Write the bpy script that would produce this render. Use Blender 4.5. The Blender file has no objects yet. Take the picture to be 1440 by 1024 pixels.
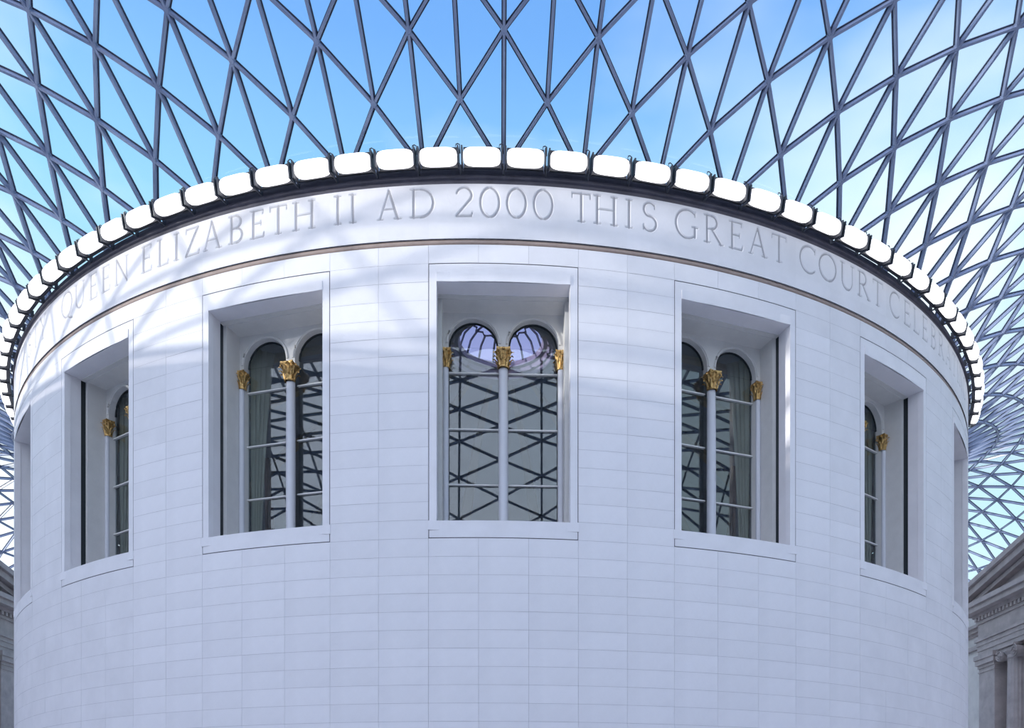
import bpy, math, random
import numpy as np
from mathutils import Vector, Matrix

random.seed(4)
rng = np.random.default_rng(4)
C = bpy.context.scene.collection
SC = bpy.context.scene
RAD = math.radians

# ------------------------------------------------------------------ camera
FPX, CX, CY = 1223.06, 750.59, 1164.13          # focal length and horizon point in pixels (1440 x 1024)
CAM = Vector((1.727, -45.77, 1.70))
cd = bpy.data.cameras.new('camera')
cam = bpy.data.objects.new('camera', cd)
C.objects.link(cam)
cam.location = CAM
cam.rotation_euler = (RAD(90), 0, 0)
cd.sensor_fit = 'HORIZONTAL'
cd.sensor_width = 36.0
cd.lens = FPX / 1440 * 36
cd.shift_x = -(CX - 720) / 1440
cd.shift_y = (CY - 512) / 1440
cd.clip_end = 1000
SC.camera = cam

# ------------------------------------------------------------------ world (sky), sun, exposure
SUN_AZ, SUN_EL = -66.0, 8.3                      # azimuth from -Y towards +X
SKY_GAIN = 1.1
SKY_FILL = 2.35  # strength of the sky glow added out of view, brightens the drum
SC.view_settings.view_transform = 'Standard'
SC.view_settings.look = 'None'
SC.view_settings.exposure = 0.0
SC.view_settings.gamma = 1.0
SC.view_settings.use_curve_mapping = False
SC.cycles.transparent_max_bounces = 24
SC.cycles.max_bounces = 10
SC.cycles.diffuse_bounces = 5


def node(nt, kind, **kw):
    n = nt.nodes.new(kind)
    for k, v in kw.items():
        if k.startswith('i_'):
            n.inputs[k[2:].replace('_', ' ')].default_value = v
        else:
            setattr(n, k, v)
    return n


W = bpy.data.worlds.new('sky')
SC.world = W
W.use_nodes = True
nt = W.node_tree
nt.nodes.clear()
tc = node(nt, 'ShaderNodeTexCoord')
sp = node(nt, 'ShaderNodeSeparateXYZ')
nt.links.new(tc.outputs['Generated'], sp.inputs[0])
rp = node(nt, 'ShaderNodeValToRGB')
els = [(0.0, (.72, .88, .98)), (.30, (.50, .86, .98)), (.45, (.40, .78, .97)), (.56, (.33, .68, .96)),
       (.67, (.17, .42, .88)), (.80, (.10, .27, .72)), (1.0, (.07, .20, .60))]
cr = rp.color_ramp
while len(cr.elements) < len(els):
    cr.elements.new(0.5)
for e, (p, c) in zip(cr.elements, els):
    e.position = p
    e.color = (*c, 1)
nt.links.new(sp.outputs['Z'], rp.inputs[0])
mp = node(nt, 'ShaderNodeMapping')
mp.inputs['Scale'].default_value = (1.0, 1.0, 2.2)
mp.inputs['Location'].default_value = (0.35, 0.0, 0.0)
nt.links.new(tc.outputs['Generated'], mp.inputs[0])
nz = node(nt, 'ShaderNodeTexNoise', i_Scale=1.6, i_Detail=5.0, i_Roughness=.55)
nt.links.new(mp.outputs[0], nz.inputs['Vector'])
cl = node(nt, 'ShaderNodeMapRange', i_From_Min=.47, i_From_Max=.72, i_To_Min=0.0, i_To_Max=.9)
nt.links.new(nz.outputs['Fac'], cl.inputs['Value'])
hz = node(nt, 'ShaderNodeMapRange', i_From_Min=.75, i_From_Max=.45, i_To_Min=.35, i_To_Max=1.0)
nt.links.new(sp.outputs['Z'], hz.inputs['Value'])
ml = node(nt, 'ShaderNodeMath', operation='MULTIPLY')
nt.links.new(cl.outputs[0], ml.inputs[0])
nt.links.new(hz.outputs[0], ml.inputs[1])
last = ml.outputs[0]
for dv, c0, c1, amt in (((.62, 1, .52), .92, 1.0, .5), ((-.66, 1, .36), .955, 1.0, .9)):
    bd = node(nt, 'ShaderNodeVectorMath', operation='DOT_PRODUCT')
    nt.links.new(tc.outputs['Generated'], bd.inputs[0])
    bd.inputs[1].default_value = Vector(dv).normalized()
    bm = node(nt, 'ShaderNodeMapRange', interpolation_type='SMOOTHSTEP', i_From_Min=c0, i_From_Max=c1, i_To_Min=0.0, i_To_Max=amt)
    nt.links.new(bd.outputs['Value'], bm.inputs['Value'])
    bn = node(nt, 'ShaderNodeMapRange', i_From_Min=.30, i_From_Max=.55, i_To_Min=.35, i_To_Max=1.0)
    nt.links.new(nz.outputs['Fac'], bn.inputs['Value'])
    bx_ = node(nt, 'ShaderNodeMath', operation='MULTIPLY')
    nt.links.new(bm.outputs[0], bx_.inputs[0])
    nt.links.new(bn.outputs[0], bx_.inputs[1])
    ad = node(nt, 'ShaderNodeMath', operation='ADD', use_clamp=True)
    nt.links.new(last, ad.inputs[0])
    nt.links.new(bx_.outputs[0], ad.inputs[1])
    last = ad.outputs[0]
mx = node(nt, 'ShaderNodeMix', data_type='RGBA')
nt.links.new(last, mx.inputs['Factor'])
nt.links.new(rp.outputs[0], mx.inputs['A'])
mx.inputs['B'].default_value = (1.15, 1.2, 1.25, 1)
# smooth glow added to the sky behind the camera to light the drum wall
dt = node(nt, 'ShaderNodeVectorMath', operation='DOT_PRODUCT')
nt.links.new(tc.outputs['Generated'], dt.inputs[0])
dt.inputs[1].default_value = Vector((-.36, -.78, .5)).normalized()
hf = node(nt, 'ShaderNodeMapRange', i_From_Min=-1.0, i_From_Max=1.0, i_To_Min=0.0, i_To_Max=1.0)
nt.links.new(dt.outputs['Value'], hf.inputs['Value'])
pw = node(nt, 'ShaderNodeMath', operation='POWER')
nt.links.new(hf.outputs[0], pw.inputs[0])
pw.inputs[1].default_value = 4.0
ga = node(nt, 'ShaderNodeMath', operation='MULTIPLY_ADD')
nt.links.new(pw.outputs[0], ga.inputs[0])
ga.inputs[1].default_value = SKY_FILL
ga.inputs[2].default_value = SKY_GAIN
# the added glow also whitens the sky
hw = node(nt, 'ShaderNodeMix', data_type='RGBA')
nt.links.new(pw.outputs[0], hw.inputs['Factor'])
nt.links.new(mx.outputs['Result'], hw.inputs['A'])
hw.inputs['B'].default_value = (.77, .79, .93, 1)
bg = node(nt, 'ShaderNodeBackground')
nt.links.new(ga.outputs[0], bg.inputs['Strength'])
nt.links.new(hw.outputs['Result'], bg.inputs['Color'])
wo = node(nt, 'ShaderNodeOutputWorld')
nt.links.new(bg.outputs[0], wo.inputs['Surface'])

sl = bpy.data.lights.new('sun', 'SUN')
sl.energy = 3.3
sl.angle = RAD(0.55)
sl.color = (1.0, .95, .88)
so = bpy.data.objects.new('sun', sl)
C.objects.link(so)
_a, _e = RAD(SUN_AZ), RAD(SUN_EL)
so.location = (math.sin(_a) * 90, -math.cos(_a) * 90, 40)
so.rotation_euler = Vector((math.sin(_a) * math.cos(_e), -math.cos(_a) * math.cos(_e), math.sin(_e))).to_track_quat('Z', 'Y').to_euler()


# ------------------------------------------------------------------ materials
def principled(name, col, rough=.6, metal=0.0, noise=0.0, nscale=3.0, var=0.0, bump=0.0, bscale=40.0, spec=.5):
    m = bpy.data.materials.new(name)
    m.use_nodes = True
    t = m.node_tree
    b = t.nodes['Principled BSDF']
    b.inputs['Roughness'].default_value = rough
    b.inputs['Metallic'].default_value = metal
    b.inputs['Specular IOR Level'].default_value = spec
    b.inputs['Base Color'].default_value = (*col, 1)
    if noise or var:
        tcn = node(t, 'ShaderNodeTexCoord')
        n1 = node(t, 'ShaderNodeTexNoise', i_Scale=nscale, i_Detail=6.0, i_Roughness=.6)
        t.links.new(tcn.outputs['Object'], n1.inputs['Vector'])
        mr = node(t, 'ShaderNodeMapRange', i_From_Min=.3, i_From_Max=.7, i_To_Min=1 - noise, i_To_Max=1 + noise)
        t.links.new(n1.outputs['Fac'], mr.inputs['Value'])
        oi = node(t, 'ShaderNodeObjectInfo')
        mv = node(t, 'ShaderNodeMapRange', i_To_Min=1 - var, i_To_Max=1 + var)
        t.links.new(oi.outputs['Random'], mv.inputs['Value'])
        mm = node(t, 'ShaderNodeMath', operation='MULTIPLY')
        t.links.new(mr.outputs[0], mm.inputs[0])
        t.links.new(mv.outputs[0], mm.inputs[1])
        vm = node(t, 'ShaderNodeVectorMath', operation='SCALE')
        vm.inputs[0].default_value = col
        t.links.new(mm.outputs[0], vm.inputs['Scale'])
        t.links.new(vm.outputs[0], b.inputs['Base Color'])
    if bump:
        tcn = node(t, 'ShaderNodeTexCoord')
        n2 = node(t, 'ShaderNodeTexNoise', i_Scale=bscale, i_Detail=4.0)
        t.links.new(tcn.outputs['Object'], n2.inputs['Vector'])
        bp = node(t, 'ShaderNodeBump', i_Strength=bump, i_Distance=.02)
        t.links.new(n2.outputs['Fac'], bp.inputs['Height'])
        t.links.new(bp.outputs[0], b.inputs['Normal'])
    return m


def glass(name, tint, f0, gloss_rough=.01):
    m = bpy.data.materials.new(name)
    m.use_nodes = True
    t = m.node_tree
    t.nodes.clear()
    tr = node(t, 'ShaderNodeBsdfTransparent')
    tr.inputs[0].default_value = (*tint, 1)
    gl = node(t, 'ShaderNodeBsdfGlossy')
    gl.inputs['Roughness'].default_value = gloss_rough
    lw = node(t, 'ShaderNodeLayerWeight', i_Blend=.5)
    p5 = node(t, 'ShaderNodeMath', operation='POWER')
    t.links.new(lw.outputs['Facing'], p5.inputs[0])
    p5.inputs[1].default_value = 5.0
    fr = node(t, 'ShaderNodeMath', operation='MULTIPLY_ADD')
    t.links.new(p5.outputs[0], fr.inputs[0])
    fr.inputs[1].default_value = .6 * (1 - f0)
    fr.inputs[2].default_value = f0
    mxn = node(t, 'ShaderNodeMixShader')
    t.links.new(fr.outputs[0], mxn.inputs[0])
    t.links.new(tr.outputs[0], mxn.inputs[1])
    t.links.new(gl.outputs[0], mxn.inputs[2])
    o = node(t, 'ShaderNodeOutputMaterial')
    t.links.new(mxn.outputs[0], o.inputs[0])
    return m


M_STONE = principled('white_limestone', (.80, .77, .79), .62, noise=.05, nscale=.9, var=.022, bump=.15, bscale=9, spec=.35)
M_CARVE = principled('carved_limestone', (.76, .735, .755), .7, spec=.3)
M_CORE = principled('mortar', (.42, .40, .42), .9)
M_JOINT = principled('dark_outline_joint', (.10, .075, .10), .8)
M_MOULD = principled('buff_moulding', (.36, .27, .235), .6, noise=.1)
M_DARK = principled('dark_gutter_metal', (.085, .08, .105), .5, noise=.25, nscale=2)
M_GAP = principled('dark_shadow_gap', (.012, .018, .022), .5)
M_PAINT = principled('cream_paint', (.70, .68, .66), .5, noise=.04)
M_GREY = principled('grey_window_paint', (.62, .62, .66), .5)
M_GOLD = principled('gilding', (.60, .38, .15), .33, metal=.85, noise=.55, nscale=11, bump=.8, bscale=22)
M_CURT = principled('cream_curtain', (.56, .53, .42), .9, noise=.06)
M_BROWN = principled('brown_curtain_lining', (.10, .055, .04), .9)
M_STEEL = principled('blue_grey_steel', (.24, .285, .42), .35, metal=.0, spec=.6)
M_CAP = principled('dark_glazing_gasket', (.045, .055, .09), .5)
M_GLASS = glass('roof_glass', (.96, .985, 1.0), .015)
M_WGLASS = glass('window_glass', (.76, .80, .82), .075)
M_OGLASS = glass('lavender_glass', (.70, .58, .95), .02)
M_PORT = principled('grey_portland_stone', (.42, .37, .36), .8, noise=.18, nscale=1.2, bump=.3, bscale=8)
M_WALL = principled('court_wall_stone', (.62, .59, .57), .8, noise=.1, nscale=.7)
M_FLOOR = principled('pale_floor_stone', (.80, .75, .70), .5, noise=.06)
M_DOME = principled('dome_plaster', (.50, .53, .56), .8, noise=.05)
M_RIB = principled('dome_rib_gilt', (.60, .52, .38), .6)
M_HOUS = principled('lamp_housing', (.05, .055, .07), .4)
M_RED = principled('dark_doorway', (.03, .03, .03), .8)
M_LENS = bpy.data.materials.new('glowing_lens')
M_LENS.use_nodes = True
_b = M_LENS.node_tree.nodes['Principled BSDF']
_b.inputs['Base Color'].default_value = (.9, .9, .9, 1)
_b.inputs['Emission Color'].default_value = (1, .98, 1, 1)
_b.inputs['Emission Strength'].default_value = 1.7


# ------------------------------------------------------------------ builders
class MB:
    def __init__(s):
        s.v, s.f, s.m = [], [], []

    def add(s, vs, fs, mat=0):
        o = len(s.v)
        s.v += [tuple(p) for p in vs]
        for f in fs:
            s.f.append(tuple(i + o for i in f))
            s.m.append(mat)
        return s

    def hexa(s, p, mat=0):      # eight corners: bottom ring 0-3, top ring 4-7
        return s.add(p, [(3, 2, 1, 0), (4, 5, 6, 7), (0, 1, 5, 4), (1, 2, 6, 5), (2, 3, 7, 6), (3, 0, 4, 7)], mat)

    def box(s, x0, x1, y0, y1, z0, z1, F=None, mat=0):
        p = [(x0, y0, z0), (x1, y0, z0), (x1, y1, z0), (x0, y1, z0), (x0, y0, z1), (x1, y0, z1), (x1, y1, z1), (x0, y1, z1)]
        if F:
            p = [F(*q) for q in p]
        return s.hexa(p, mat)

    def lathe(s, prof, seg, F=None, a0=0.0, a1=2 * math.pi, mat=0, fac=None):
        closed = abs(a1 - a0 - 2 * math.pi) < 1e-6
        n = seg if closed else seg + 1
        vs = []
        for r, z in prof:
            for k in range(n):
                a = a0 + (a1 - a0) * k / seg
                rr = r * (fac(a) if fac else 1)
                q = (rr * math.cos(a), rr * math.sin(a), z)
                vs.append(F(*q) if F else q)
        fs = []
        for i in range(len(prof) - 1):
            for k in range(seg):
                k2 = (k + 1) % n
                fs.append((i * n + k, i * n + k2, (i + 1) * n + k2, (i + 1) * n + k))
        return s.add(vs, fs, mat)

    def tube(s, pts, r, seg=6, closed=False, mat=0):
        pts = [Vector(p) for p in pts]
        n = len(pts)
        vs = []
        for i, p in enumerate(pts):
            a = pts[(i - 1) % n] if (i > 0 or closed) else p
            b = pts[(i + 1) % n] if (i < n - 1 or closed) else p
            d = (b - a).normalized()
            up = Vector((0, 0, 1)) if abs(d.z) < .95 else Vector((1, 0, 0))
            e = d.cross(up).normalized()
            g = e.cross(d)
            for k in range(seg):
                t = 2 * math.pi * k / seg
                vs.append(p + e * (r * math.cos(t)) + g * (r * math.sin(t)))
        fs = []
        for i in range(n if closed else n - 1):
            j = (i + 1) % n
            for k in range(seg):
                k2 = (k + 1) % seg
                fs.append((i * seg + k, j * seg + k, j * seg + k2, i * seg + k2))
        if not closed:
            fs.append(tuple(range(seg)))
            fs.append(tuple(reversed(range((n - 1) * seg, n * seg))))
        return s.add(vs, fs, mat)

    def mesh(s, name, mats, smooth=False):
        me = bpy.data.meshes.new(name)
        me.from_pydata(s.v, [], s.f)
        for m in (mats if isinstance(mats, (list, tuple)) else [mats]):
            me.materials.append(m)
        if len(me.materials) > 1:
            me.polygons.foreach_set('material_index', s.m)
        if smooth:
            me.polygons.foreach_set('use_smooth', [True] * len(s.f))
            if smooth != 'all':
                me.set_sharp_from_angle(angle=RAD(40))
        me.update()
        return me

    def build(s, name, mats, parent=None, smooth=False):
        return place(name, s.mesh(name, mats, smooth), parent)


def place(name, me, parent=None, mat=None):
    o = bpy.data.objects.new(name, me)
    C.objects.link(o)
    if parent:
        o.parent = parent
    if mat is not None:
        o.matrix_local = mat
    return o


def tag(o, label=None, cat=None, group=None, kind=None):
    if label:
        o['label'] = label
    if cat:
        o['category'] = cat
    if group:
        o['group'] = group
    if kind:
        o['kind'] = kind
    return o


def empty(name, loc=(0, 0, 0), rz=0.0):
    o = bpy.data.objects.new(name, None)
    C.objects.link(o)
    o.location = loc
    o.rotation_euler = (0, 0, rz)
    o.empty_display_size = .3
    return o


def cyl(r, deg, z):
    a = RAD(deg)
    return (r * math.sin(a), -r * math.cos(a), z)


def px(p):
    """pixel of a point: only used to rank pieces by how large they show"""
    L = p[1] - CAM.y
    if L < .3:
        return None
    return (CX + FPX * (p[0] - CAM.x) / L, CY - FPX * (p[2] - CAM.z) / L)


# ------------------------------------------------------------------ layout of the drum
R = 22.0
PH0, WSTEP = 2.355, 18.0
HW_OUT, HW_IN = 5.365, 4.79
Z_OB, Z_OT = 9.62, 17.14
Z_IB, Z_IT = 10.10, 16.64
COURSE = (Z_OT - Z_OB) / 15
Z_M0, Z_M1 = Z_OT + COURSE, Z_OT + COURSE + .17
Z_TOP = 19.30
WINS = list(range(-3, 4))
UJ = R * math.sin(RAD(HW_IN))                     # half width of the stone opening
WJ = R * math.cos(RAD(HW_IN))

floor = MB().box(-60, 60, -60, 60, -.4, 0).build('floor', M_FLOOR)
tag(floor, 'pale stone floor of the covered court', kind='structure')

drum = empty('wall_rotunda')
tag(drum, 'round white stone wall carrying the carved inscription', kind='structure')

# core behind the facing stones, with the window openings left out
core = MB()
edges_phi = set()
for k in range(20):
    c = PH0 + (k - 9) * WSTEP
    for d in np.linspace(-HW_IN - .12, HW_IN + .12, 7):
        edges_phi.add(round(c + d, 4))
    for d in np.linspace(HW_IN + .12, WSTEP - HW_IN - .12, 7)[1:-1]:
        edges_phi.add(round(c + d, 4))
ep = sorted(edges_phi)
zs = [0, 3.5, 7, Z_IB - .05, 12, 14, Z_IT + .05, Z_M0, Z_M1, 18.5, Z_TOP - .01]


def in_open(pm, zm):
    for k in range(-9, 11):
        if abs(pm - (PH0 + k * WSTEP)) < HW_IN + .12 and Z_IB - .05 < zm < Z_IT + .05:
            return True
    return False


for i in range(len(ep)):
    a, b = ep[i], ep[(i + 1) % len(ep)] + (360 if i == len(ep) - 1 else 0)
    for j in range(len(zs) - 1):
        if not in_open((a + b) / 2, (zs[j] + zs[j + 1]) / 2):
            rc = R - (.11 if zs[j] == Z_M0 else .02)
            core.add([cyl(rc, a, zs[j]), cyl(rc, b, zs[j]), cyl(rc, b, zs[j + 1]), cyl(rc, a, zs[j + 1])], [(0, 1, 2, 3)])
# flat top of the wall, under the roof's edge
for i in range(120):
    a, b = i * 3, i * 3 + 3
    core.add([cyl(R - .02, a, Z_TOP - .01), cyl(R - .02, b, Z_TOP - .01), cyl(19.2, b, Z_TOP - .01), cyl(19.2, a, Z_TOP - .01)], [(0, 1, 2, 3)])
core.build('mortar_core', M_CORE, drum)


def arc_block(r0, r1, a0, a1, z0, z1, seg=4):
    m = MB()
    vs = []
    for i in range(seg + 1):
        a = a0 + (a1 - a0) * i / seg
        vs += [cyl(r1, a, z0), cyl(r1, a, z1), cyl(r0, a, z1), cyl(r0, a, z0)]
    fs = []
    for i in range(seg):
        o, p = i * 4, i * 4 + 4
        for q in range(3):
            fs.append((o + q, p + q, p + q + 1, o + q + 1))
    fs.append((0, 1, 2, 3))
    fs.append((seg * 4 + 3, seg * 4 + 2, seg * 4 + 1, seg * 4))
    m.add(vs, fs)
    return m


# facing stones: stacked joints, three columns under each window and two between
JW = .006 / R * 180 / math.pi
cols = []
for k in range(-4, 5):
    c = PH0 + k * WSTEP
    w = 2 * HW_OUT / 3
    for q in range(3):
        cols.append((c - HW_OUT + w * (q + .5), w, True, k))
    g = (WSTEP - 2 * HW_OUT) / 2
    for q in range(2):
        cols.append((c + HW_OUT + g * (q + .5), g, False, k))
mesh_by_w = {}
for w in (2 * HW_OUT / 3, (WSTEP - 2 * HW_OUT) / 2):
    mesh_by_w[round(w, 4)] = arc_block(R - .03, R, -w / 2 + JW / 2, w / 2 - JW / 2, .003, COURSE - .003).mesh('stone', M_STONE, smooth=True)
slots = []
for (ac, w, under, k) in cols:
    for q in range(-19, 16):
        if under and 0 <= q < 15 and abs(k) <= 3:
            continue
        if under and q == 15 or not under and q == 15:
            pass
        z = Z_OB + q * COURSE
        p = cyl(R, ac, z + COURSE / 2)
        s = px(p)
        vis = 0
        if s and -20 < s[0] < 1460 and -10 < s[1] < 1040:
            d = Vector(p) - CAM
            nrm = Vector((math.sin(RAD(ac)), -math.cos(RAD(ac)), 0))
            vis = max(0, -d.normalized().dot(nrm)) / d.length_squared
        slots.append((vis, ac, w, z))
slots.sort(reverse=True)
rest = MB()
for n, (vis, ac, w, z) in enumerate(slots):
    dr = random.uniform(-.002, .0015)
    if n < 300:
        a = RAD(ac)
        o = place('stone', mesh_by_w[round(w, 4)], drum, Matrix.Translation((dr * math.sin(a), -dr * math.cos(a), z)) @ Matrix.Rotation(a, 4, 'Z'))
    else:
        b = arc_block(R - .03, R + dr, ac - w / 2 + JW / 2, ac + w / 2 - JW / 2, z + .003, z + COURSE - .003, 3)
        rest.add(b.v, b.f)
tag(rest.build('stone_courses', M_STONE, drum, smooth=True), kind='stuff')

# buff roll moulding in a shadow groove under the frieze
mo = MB()
A0, A1, NS = -76.0, 80.0, 208
prof = [(R - .07, Z_M0 - .0), (R - .06, Z_M0 + .03), (R - .03, Z_M0 + .05), (R - .02, Z_M0 + .09), (R - .025, Z_M0 + .125), (R - .045, Z_M0 + .15), (R - .05, Z_M1)]
mo.lathe(prof, NS, a0=RAD(A0 - 90), a1=RAD(A1 - 90))
mo.build('roll_moulding', M_MOULD, drum, smooth='all')

# ------------------------------------------------------------------ carved frieze
TH, TN, SF = .043, .024, .021                      # half widths of thick, thin and serif strokes (of a letter 1 high)


def arc(cx, cy, rx, ry, a0, a1, n=18):
    return [(cx + rx * math.cos(RAD(a0 + (a1 - a0) * i / n)), cy + ry * math.sin(RAD(a0 + (a1 - a0) * i / n))) for i in range(n + 1)]


def stem(x, top=True, bot=True):
    s = [(TH, [(x, 0.02), (x, .98)])]
    if bot:
        s.append((SF, [(x - .12, .02), (x + .12, .02)]))
    if top:
        s.append((SF, [(x - .12, .98), (x + .12, .98)]))
    return s


O_ = lambda rx: [(.038, arc(rx, .5, rx, .5, 100, 260)), (.038, arc(rx, .5, rx, .5, -80, 80)), (TN, arc(rx, .5, rx, .5, 80, 100, 4)), (TN, arc(rx, .5, rx, .5, 260, 280, 4))]
C_ = [(.038, arc(.45, .5, .45, .5, 95, 265)), (TN + .006, arc(.45, .5, .45, .5, 48, 95, 8)), (TN + .006, arc(.45, .5, .45, .5, 265, 312, 8)), (SF, [(.76, .78), (.77, .96)])]
GLY = {
    'A': (.78, [(TN, [(.06, .02), (.38, 1)]), (TH, [(.38, 1), (.70, .02)]), (TN, [(.17, .36), (.58, .36)]), (SF, [(-.02, .02), (.16, .02)]), (SF, [(.58, .02), (.82, .02)])]),
    'B': (.58, stem(.1) + [(TN, [(.1, .98), (.28, .98)]), (.037, arc(.28, .755, .22, .225, 90, -90)), (TN, [(.1, .53), (.3, .53)]), (.038, arc(.30, .275, .26, .255, 90, -90)), (TN, [(.1, .02), (.3, .02)])]),
    'C': (.80, C_),
    'D': (.82, stem(.1) + [(TN, [(.1, .98), (.34, .98)]), (.038, arc(.34, .5, .46, .48, 90, -90, 22)), (TN, [(.1, .02), (.34, .02)])]),
    'E': (.54, stem(.1) + [(TN, [(.1, .98), (.50, .98)]), (TN, [(.1, .52), (.42, .52)]), (TN, [(.1, .02), (.52, .02)]), (SF, [(.5, .98), (.49, .84)]), (SF, [(.42, .45), (.42, .59)]), (SF, [(.52, .02), (.55, .17)])]),
    'G': (.86, C_[:3] + [(SF, [(.76, .80), (.77, .96)]), (TH, [(.76, .08), (.76, .42)]), (SF, [(.64, .42), (.88, .42)])]),
    'H': (.82, stem(.1) + stem(.72) + [(TN, [(.1, .52), (.72, .52)])]),
    'I': (.2, stem(.1)),
    'J': (.3, [(TH, [(.2, .98), (.2, .1)]), (TN, arc(.02, .1, .18, .25, 0, -80, 8)), (SF, [(.08, .98), (.32, .98)])]),
    'L': (.54, stem(.1) + [(TN, [(.1, .02), (.52, .02)]), (SF, [(.52, .02), (.55, .18)])]),
    'M': (.98, [(TN, [(.08, .02), (.16, .98)]), (TH, [(.16, .98), (.49, .04)]), (TN, [(.49, .04), (.82, .98)]), (TH, [(.82, .98), (.9, .02)]), (SF, [(-.02, .02), (.18, .02)]), (SF, [(.78, .02), (1.0, .02)])]),
    'N': (.84, [(TN, [(.1, .02), (.1, .98)]), (TH, [(.1, .98), (.74, .02)]), (TN, [(.74, .02), (.74, .98)]), (SF, [(0, .02), (.2, .02)]), (SF, [(.64, .98), (.84, .98)])]),
    'O': (.92, O_(.46)),
    'Q': (.92, O_(.46) + [(.035, [(.48, .02), (.70, -.10), (.95, -.17)])]),
    'R': (.68, stem(.1) + [(TN, [(.1, .98), (.28, .98)]), (.037, arc(.28, .745, .23, .235, 90, -90)), (TN, [(.1, .51), (.3, .51)]), (TH, [(.30, .51), (.68, .02)]), (SF, [(.60, .02), (.78, .02)])]),
    'S': (.52, [(TN + .008, arc(.27, .76, .22, .235, 40, 150, 10)), (.038, arc(.27, .76, .22, .235, 150, 250, 8) + arc(.27, .265, .25, .26, 70, -40, 12)), (TN + .008, arc(.27, .265, .25, .26, -40, -150, 10)), (SF, [(.46, .80), (.46, .95)]), (SF, [(.04, .04), (.04, .20)])]),
    'T': (.66, [(TH, [(.33, .02), (.33, .98)]), (TN, [(.0, .98), (.66, .98)]), (SF, [(.21, .02), (.45, .02)]), (SF, [(0, .98), (.0, .83)]), (SF, [(.66, .98), (.66, .83)])]),
    'U': (.78, [(TH, [(.1, .98), (.1, .35)]), (.038, arc(.40, .33, .30, .33, 180, 300, 14)), (TN, arc(.40, .33, .30, .33, 300, 360, 8) + [(.70, .98)]), (SF, [(-.02, .98), (.22, .98)]), (SF, [(.60, .98), (.80, .98)])]),
    'Y': (.74, [(TH, [(.06, .98), (.37, .5)]), (TN, [(.37, .5), (.68, .98)]), (TH, [(.37, .5), (.37, .02)]), (SF, [(.25, .02), (.49, .02)]), (SF, [(-.04, .98), (.16, .98)]), (SF, [(.58, .98), (.78, .98)])]),
    'Z': (.66, [(TN, [(.06, .98), (.62, .98)]), (TH, [(.62, .98), (.04, .02)]), (TN, [(.04, .02), (.64, .02)]), (SF, [(.06, .98), (.038, .83)]), (SF, [(.64, .02), (.66, .17)])]),
    '2': (.62, [(TN + .006, arc(.30, .74, .27, .26, 165, 60, 10)), (.038, arc(.30, .74, .27, .26, 60, -40, 10)), (.035, [(.50, .57), (.03, .04)]), (.035, [(.03, .03), (.56, .03)]), (SF, [(.56, .03), (.60, .15)])]),
    '0': (.66, O_(.33)),
}
TEXT = [('H', -62.6), ('E', -60.5), ('R', -58.6), ('M', -55.0), ('A', -52.6), ('J', -50.7), ('E', -49.1), ('S', -47.3), ('T', -45.2), ('Y', -43.2),
        ('Q', -38.0), ('U', -35.75), ('E', -33.6), ('E', -31.8), ('N', -29.75), ('E', -26.75), ('L', -24.95), ('I', -23.56), ('Z', -22.0), ('A', -20.1), ('B', -17.95), ('E', -16.1), ('T', -14.35), ('H', -12.3),
        ('I', -9.68), ('I', -8.55), ('A', -5.85), ('D', -3.45), ('2', -.44), ('0', 1.38), ('0', 3.28), ('0', 5.19), ('T', 7.95), ('H', 9.75), ('I', 11.5), ('S', 13.05),
        ('G', 16.0), ('R', 18.15), ('E', 20.15), ('A', 22.1), ('T', 24.1), ('C', 27.0), ('O', 29.15), ('U', 31.4), ('R', 33.45), ('T', 35.4),
        ('C', 38.0), ('E', 40.05), ('L', 41.75), ('E', 43.5), ('B', 45.4), ('R', 47.4), ('A', 49.6), ('T', 51.7), ('I', 53.2), ('N', 54.9), ('G', 57.2), ('T', 60.3), ('H', 62.4), ('E', 64.4)]
LZ, LH = 18.40, .80
FA0, FA1 = A0, A1
dphi = 0.052
nphi = int(round((FA1 - FA0) / dphi))
phis = np.linspace(FA0, FA1, nphi + 1)
zl0, zl1 = LZ - .18, LZ + LH + .06
nzl = 52
zrow = np.linspace(zl0, zl1, nzl + 1)
depth = np.zeros((nzl + 1, nphi + 1))
owner = -np.ones((nzl + 1, nphi + 1), int)
for n, (ch, pc) in enumerate(TEXT):
    w, strokes = GLY[ch]
    sc = LH * (.97 if ch not in 'CELBRATING' or pc < 37 else .93)
    xs_ = (np.radians(phis - pc) * R) / sc + w / 2
    ii = np.where((xs_ > -.2) & (xs_ < w + .25))[0]
    X, Y = np.meshgrid(xs_[ii], (zrow - LZ) / LH)
    best = np.zeros_like(X)
    for hw, pl in strokes:
        hw = hw * 1.0
        for (xa, ya), (xb, yb) in zip(pl[:-1], pl[1:]):
            dx, dy = xb - xa, yb - ya
            l2 = dx * dx + dy * dy + 1e-12
            t = np.clip(((X - xa) * dx + (Y - ya) * dy) / l2, 0, 1)
            dist = np.hypot(X - xa - t * dx, Y - ya - t * dy)
            best = np.maximum(best, hw + .012 - dist)
    d = np.maximum(0, best) * LH * 1.35
    sub = depth[:, ii]
    up = d > sub
    depth[:, ii] = np.where(up, d, sub)
    ow = owner[:, ii]
    owner[:, ii] = np.where(up, n, ow)
rr = R - depth
PX = np.sin(np.radians(phis))[None, :]
PY = -np.cos(np.radians(phis))[None, :]
V = np.stack([rr * PX, rr * PY, np.broadcast_to(zrow[:, None], rr.shape)], -1).reshape(-1, 3)
idx = np.arange((nzl + 1) * (nphi + 1)).reshape(nzl + 1, nphi + 1)
Q = np.stack([idx[:-1, :-1], idx[:-1, 1:], idx[1:, 1:], idx[1:, :-1]], -1).reshape(-1, 4)
dQ = depth.reshape(-1)[Q].max(1)
oQ = owner.reshape(-1)[Q].max(1)
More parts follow.
